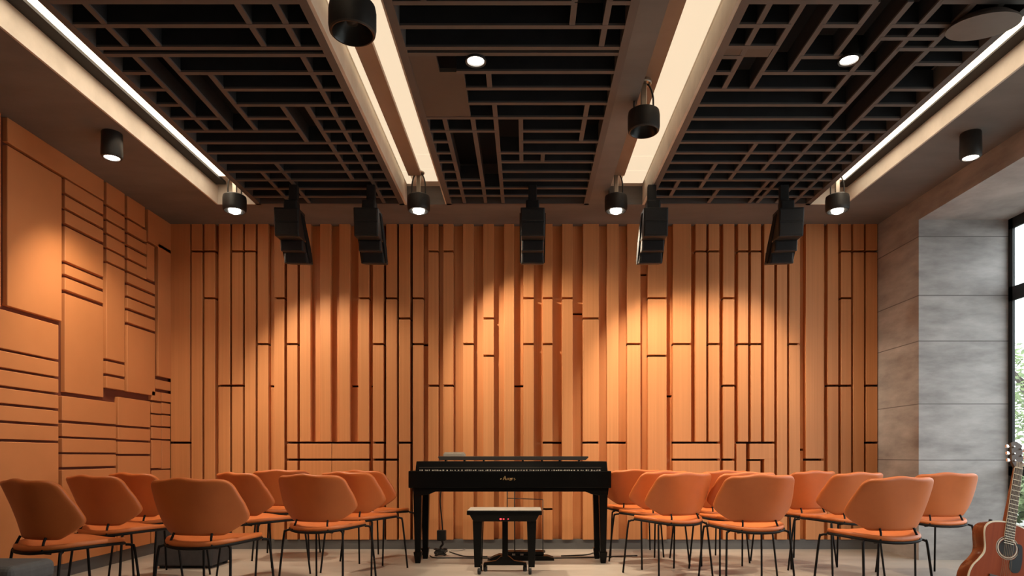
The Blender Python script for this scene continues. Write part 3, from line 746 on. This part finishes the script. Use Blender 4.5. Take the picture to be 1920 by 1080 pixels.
# ------------------------------------------------------------------ guitar and its stand
GY = 3.72
gt = thing('acoustic_guitar', 'reddish brown acoustic guitar with black pickguard leaning on its stand', 'guitar', (2.64, GY, 0.042))
gt.rotation_euler = (R(-9), R(14.5), R(0))
prof = [(0.0, 0.0), (0.004, 0.06), (0.022, 0.118), (0.06, 0.165), (0.115, 0.192), (0.16, 0.195), (0.21, 0.180), (0.255, 0.150), (0.295, 0.129), (0.33, 0.126), (0.375, 0.135), (0.42, 0.142), (0.455, 0.135), (0.48, 0.108), (0.494, 0.065), (0.499, 0.03)]
half = spline([(h_, 0, z_) for z_, h_ in prof], 4)
outl = [(q.x, q.z) for q in half]+[(-q.x, q.z) for q in reversed(half[1:])]
outl = [outl[0]]+outl[1:]
def poly_ring(scale_in, y):
    """outline moved inwards by scale_in metres"""
    cx, cz = 0, 0.24; out = []
    for x_, z_ in outl:
        d = Vector((x_-cx, z_-cz)); l = d.length
        d = d*((l-scale_in)/l); out.append((cx+d.x, y, cz+d.y))
    return out
def ring_faces(mb, rings, cap_first=None, cap_last=None):
    n0 = len(mb.v); kk = len(rings[0])
    for r_ in rings: mb.v += r_
    for j in range(len(rings)-1):
        for i in range(kk):
            i2 = (i+1) % kk
            mb.f.append((n0+j*kk+i, n0+j*kk+i2, n0+(j+1)*kk+i2, n0+(j+1)*kk+i))
    if cap_first: mb.f.append(tuple(n0+i for i in reversed(range(kk))))
    if cap_last: mb.f.append(tuple(n0+(len(rings)-1)*kk+i for i in range(kk)))
mb = MB(); ring_faces(mb, [poly_ring(0.002, 0.0), poly_ring(0, 0.002), poly_ring(0, 0.098), poly_ring(0.003, 0.10)], True, True)
smooth_auto(mb.build('body', M['guitar_side'], gt, fix=True), 50)
mb = MB(); ring_faces(mb, [poly_ring(0.007, -0.0035), poly_ring(0.007, 0.001)], True, True); mb.build('soundboard', M['guitar_top'], gt, fix=True)
mb = MB(); ring_faces(mb, [poly_ring(0.007, -0.003), poly_ring(-0.0015, -0.002), poly_ring(-0.0015, 0.006), poly_ring(0.004, 0.006)]); mb.build('binding', M['binding'], gt, fix=True)
def disc(r0, r1, y, cz, m, name, th=0.001):
    mb = MB().lathe([(r0, 0), (r1, 0), (r1, th), (r0, th)], seg=48)
    mb.v = [(a, y-c, cz+b_) for a, b_, c in mb.v]
    return mb.build(name, m, gt, fix=True)
disc(0.001, 0.0485, -0.0036, 0.352, M['black_slot'], 'soundhole')
ro = disc(0.052, 0.058, -0.0036, 0.352, M['binding'], 'rosette')
disc(0.0605, 0.0625, -0.0036, 0.352, M['rosewood'], 'rosette_line'); disc(0.064, 0.066, -0.0036, 0.352, M['binding'], 'rosette_line')
pg = spline([(0.045, 0, 0.385), (0.078, 0, 0.385), (0.088, 0, 0.34), (0.092, 0, 0.28), (0.082, 0, 0.235), (0.052, 0, 0.222), (0.028, 0, 0.24), (0.022, 0, 0.285), (0.045, 0, 0.298), (0.062, 0, 0.33), (0.062, 0, 0.365)], 4, True)
mb = MB(); mb.prism([(q.x, q.z) for q in pg], -0.0058, -0.0034); mb.build('pickguard', M['black_plastic'], gt, fix=True)
br = MB().prism([(-0.085, 0.168), (-0.05, 0.160), (0.05, 0.160), (0.085, 0.168), (0.085, 0.184), (-0.085, 0.184)], -0.013, -0.003).build('bridge', M['rosewood'], gt, bevel=0.002, fix=True)
MB().box(-0.04, 0.04, -0.017, -0.010, 0.1755, 0.1785).build('saddle', M['binding'], br)
mb = MB()
for i in range(6): mb.lathe([(0.001, 0), (0.0028, 0), (0.003, 0.003), (0.001, 0.004)], 0, 0, 0, 10); mb.v[-40:] = [((i-2.5)*0.0108+a, -0.0135-c, 0.167+b_) for a, b_, c in mb.v[-40:]]
mb.build('bridge_pins', M['binding'], br, fix=True)
mb = MB()
mb.v = [(-0.028, 0.0, 0.46), (0.028, 0.0, 0.46), (0.022, 0.0, 0.825), (-0.022, 0.0, 0.825), (-0.018, 0.045, 0.46), (0.018, 0.045, 0.46), (0.014, 0.020, 0.825), (-0.014, 0.020, 0.825)]
mb.f = [(0, 1, 2, 3), (4, 7, 6, 5), (0, 4, 5, 1), (2, 6, 7, 3), (0, 3, 7, 4), (1, 5, 6, 2)]
nk = mb.build('neck', M['guitar_side'], gt, bevel=0.004, fix=True)
mb = MB()
mb.v = [(-0.0285, -0.009, 0.405), (0.0285, -0.009, 0.405), (0.0225, -0.007, 0.825), (-0.0225, -0.007, 0.825), (-0.0285, 0.0005, 0.405), (0.0285, 0.0005, 0.405), (0.0225, 0.0005, 0.825), (-0.0225, 0.0005, 0.825)]
mb.f = [(0, 1, 2, 3), (4, 7, 6, 5), (0, 4, 5, 1), (2, 6, 7, 3), (0, 3, 7, 4), (1, 5, 6, 2)]
fb = mb.build('fretboard', M['rosewood'], gt, fix=True)
mb = MB()
for i in range(1, 21):
    z = 0.82-0.645*(1-2**(-i/12)); hw = 0.0225+(0.82-z)/0.415*0.006
    mb.box(-hw, hw, -0.0112, -0.0085, z-0.0016, z+0.0016)
mb.build('frets', M['fret'], fb)
mb = MB()
for s in (-1, 1): 
    mb.tube([(s*0.0288, -0.006, 0.41), (s*0.0228, -0.005, 0.822)], 0.0016, 6)
mb.build('fretboard_binding', M['binding'], fb)
MB().box(-0.0225, 0.0225, -0.012, 0.0, 0.82, 0.826).build('nut', M['binding'], gt)
mb = MB().prism([(-0.022, 0.0), (0.022, 0.0), (0.036, 0.03), (0.034, 0.155), (0.018, 0.165), (0.0, 0.172), (-0.018, 0.165), (-0.034, 0.155), (-0.036, 0.03)], -0.002, 0.014)
mb.xf(Matrix.Translation((0, 0, 0.826)) @ Matrix.Rotation(R(-14), 4, 'X'))
hd = mb.build('headstock', M['rosewood'], gt, bevel=0.002, fix=True)
for s in (-1, 1):
    for i in range(3):
        mb = MB().lathe([(0.001, -0.012), (0.005, -0.012), (0.005, 0.0), (0.001, 0.0)], 0, 0, 0, 12)
        mb.v = [(s*0.022+a, c, 0.038+i*0.045+b_) for a, b_, c in mb.v]
        mb.tube([(s*0.034, 0.007, 0.038+i*0.045), (s*0.046, 0.007, 0.038+i*0.045)], 0.003, 8)
        mb.box(min(s*0.045, s*0.060), max(s*0.045, s*0.060), 0.001, 0.013, 0.029+i*0.045, 0.047+i*0.045)
        mb.xf(Matrix.Translation((0, 0, 0.826)) @ Matrix.Rotation(R(-14), 4, 'X'))
        mb.build('tuning_peg', M['chrome'], hd, bevel=0.002, fix=True)
for i in range(6):
    f = (i-2.5)
    MB().tube([(f*0.0108, -0.0165, 0.177), (f*0.0068, -0.0125, 0.822), (f*0.0066, -0.010+0.004, 0.86)], 0.0009, 5).build('string', M['string'], gt)
# stand
st = thing('guitar_stand', 'black tube stand holding the acoustic guitar', 'stand', (2.685, GY+0.12, 0))
MB().tube(spline([(-0.16, -0.20, 0.012), (-0.07, -0.06, 0.06), (0.0, 0.10, 0.12)], 6), 0.010, 10).build('leg', M['chair_metal'], st, smooth=True)
MB().tube(spline([(0.16, -0.20, 0.012), (0.07, -0.06, 0.06), (0.0, 0.10, 0.12)], 6), 0.010, 10).build('leg', M['chair_metal'], st, smooth=True)
MB().tube(spline([(0.0, 0.32, 0.012), (0.0, 0.22, 0.05), (0.0, 0.10, 0.12)], 6), 0.010, 10).build('leg', M['chair_metal'], st, smooth=True)
MB().tube([(0.0, 0.10, 0.10), (0.10, 0.15, 0.52)], 0.010, 10).build('upright', M['chair_metal'], st, smooth=True)
MB().tube(spline([(-0.16, -0.155, 0.080), (-0.12, 0.0, 0.055), (0.0, 0.03, 0.06), (0.07, 0.0, 0.05), (0.10, -0.155, 0.058)], 6), 0.009, 10).build('cradle', M['chair_metal'], st, smooth=True)

# ------------------------------------------------------------------ outside
struct(MB().box(XW+0.3, 30, -6, 40, -0.25, -0.15).build('ground_outside', M['bounce_ground']), 'pale light-bouncing ground outside the window ground')
def tree(name, label, x, y, h, r, n, seed, trunk=0.08):
    rn = random.Random(seed)
    t = thing(name, label, 'tree' if h > 2 else 'shrub', (x, y, -0.15), 0, 'greenery outside the window')
    br_ = MB()
    br_.tube(spline([(0, 0, 0), (0.05, 0.03, h*0.4), (-0.04, 0.05, h*0.75)], 6), [trunk*(1-0.035*i) for i in range(13)], 8)
    for i in range(7):
        a = rn.random()*6.28
        br_.tube([(0.03, 0.03, h*(0.35+0.05*i)), (r*0.6*math.cos(a), r*0.6*math.sin(a), h*(0.55+0.06*i))], trunk*0.3, 6)
    br_.build('trunk', M['bark'], t, smooth=True)
    lf = MB()
    for i in range(n):
        d = Vector((rn.gauss(0, 1), rn.gauss(0, 1), rn.gauss(0, 1))).normalized()*(rn.random()**0.4)
        c_ = Vector((d.x*r, d.y*r, h*0.66+d.z*h*0.36)); sz = 0.035+0.05*rn.random()
        u_ = Vector((rn.gauss(0, 1), rn.gauss(0, 1), rn.gauss(0, 1))).normalized(); w_ = u_.orthogonal().normalized()
        q = len(lf.v); lf.v += [tuple(c_-u_*sz), tuple(c_+w_*sz*0.45), tuple(c_+u_*sz), tuple(c_-w_*sz*0.45)]; lf.f.append((q, q+1, q+2, q+3))
    lf.build('foliage', M['leaf'], t)
    return t
tree('tree', 'loose pale green tree outside the window beyond the glass', 7.9, 10.0, 2.9, 1.0, 1500, 1)
tree('tree', 'darker tree farther away outside the window', 11.4, 14.6, 3.6, 1.6, 2600, 2, 0.10)
tree('shrub', 'low leafy shrub just outside the window glass', 5.6, 7.3, 1.0, 0.5, 1500, 3, 0.03)

# ------------------------------------------------------------------ light
for Xs, aimx, e in zip(FX, (0.45, 0.85, 0.50, -0.65), (160, 230, 225, 105)):
    spot('spot_lamp', (Xs, 5.62, 2.93), e, 93, 0.6, (aimx, 0.18, -1))
for (Xs, Ys), e in ((D1, 210), (D2, 210)): spot('downlight_lamp', (Xs, Ys, H-0.03), e, 102, 0.7, (0, 0.05, -1))
spot('pot_lamp', (P1[0], P1[1], H-0.19), 115, 100, 0.8, (-0.10, 0.35, -1))
spot('pot_lamp', (P2[0], P2[1], H-0.19), 16, 90, 0.6)
for xs in (-2.2, 0.0, 2.2):      # added front fill from out of view, no fixtures belong to these
    spot('fill_spot', (xs, 1.6, H-0.02), 24, 130, 0.7, (0, 0.15, -1), size=0.08)

w = bpy.data.worlds.new('overcast'); bpy.context.scene.world = w; w.use_nodes = True
nt = w.node_tree; bg = nt.nodes['Background']
tc = nt.nodes.new('ShaderNodeTexCoord'); sp = nt.nodes.new('ShaderNodeSeparateXYZ'); rp = nt.nodes.new('ShaderNodeValToRGB')
nt.links.new(tc.outputs['Generated'], sp.inputs[0]); nt.links.new(sp.outputs['Z'], rp.inputs['Fac'])
rp.color_ramp.elements[0].color = (0.90, 0.91, 0.95, 1); rp.color_ramp.elements[1].color = (0.93, 0.95, 1.0, 1)
nt.links.new(rp.outputs['Color'], bg.inputs['Color']); bg.inputs['Strength'].default_value = 4.4
pl = bpy.data.lights.new('window_portal', 'AREA'); pl.shape = 'RECTANGLE'; pl.size = ZL; pl.size_y = YW1-YW0; pl.cycles.is_portal = True
po = bpy.data.objects.new('window_portal', pl); C.objects.link(po); po.location = (XW+0.1, (YW0+YW1)/2, ZL/2); po.rotation_euler = (0, R(90), 0)

# ------------------------------------------------------------------ camera
cam = bpy.data.cameras.new('camera'); co = bpy.data.objects.new('camera', cam); C.objects.link(co)
cam.sensor_width = 36; cam.lens = 36*F_PX/1920
cam.shift_x = (960-VPX)/1920; cam.shift_y = (VPY-540)/1920
cam.clip_start = 0.05
co.location = (0, 0, EYE); co.rotation_euler = (R(90), 0, 0)
sc = bpy.context.scene
sc.camera = co
sc.view_settings.view_transform = 'Standard'; sc.view_settings.look = 'None'; sc.view_settings.gamma = 1; sc.view_settings.use_curve_mapping = False
sc.view_settings.exposure = 0.0
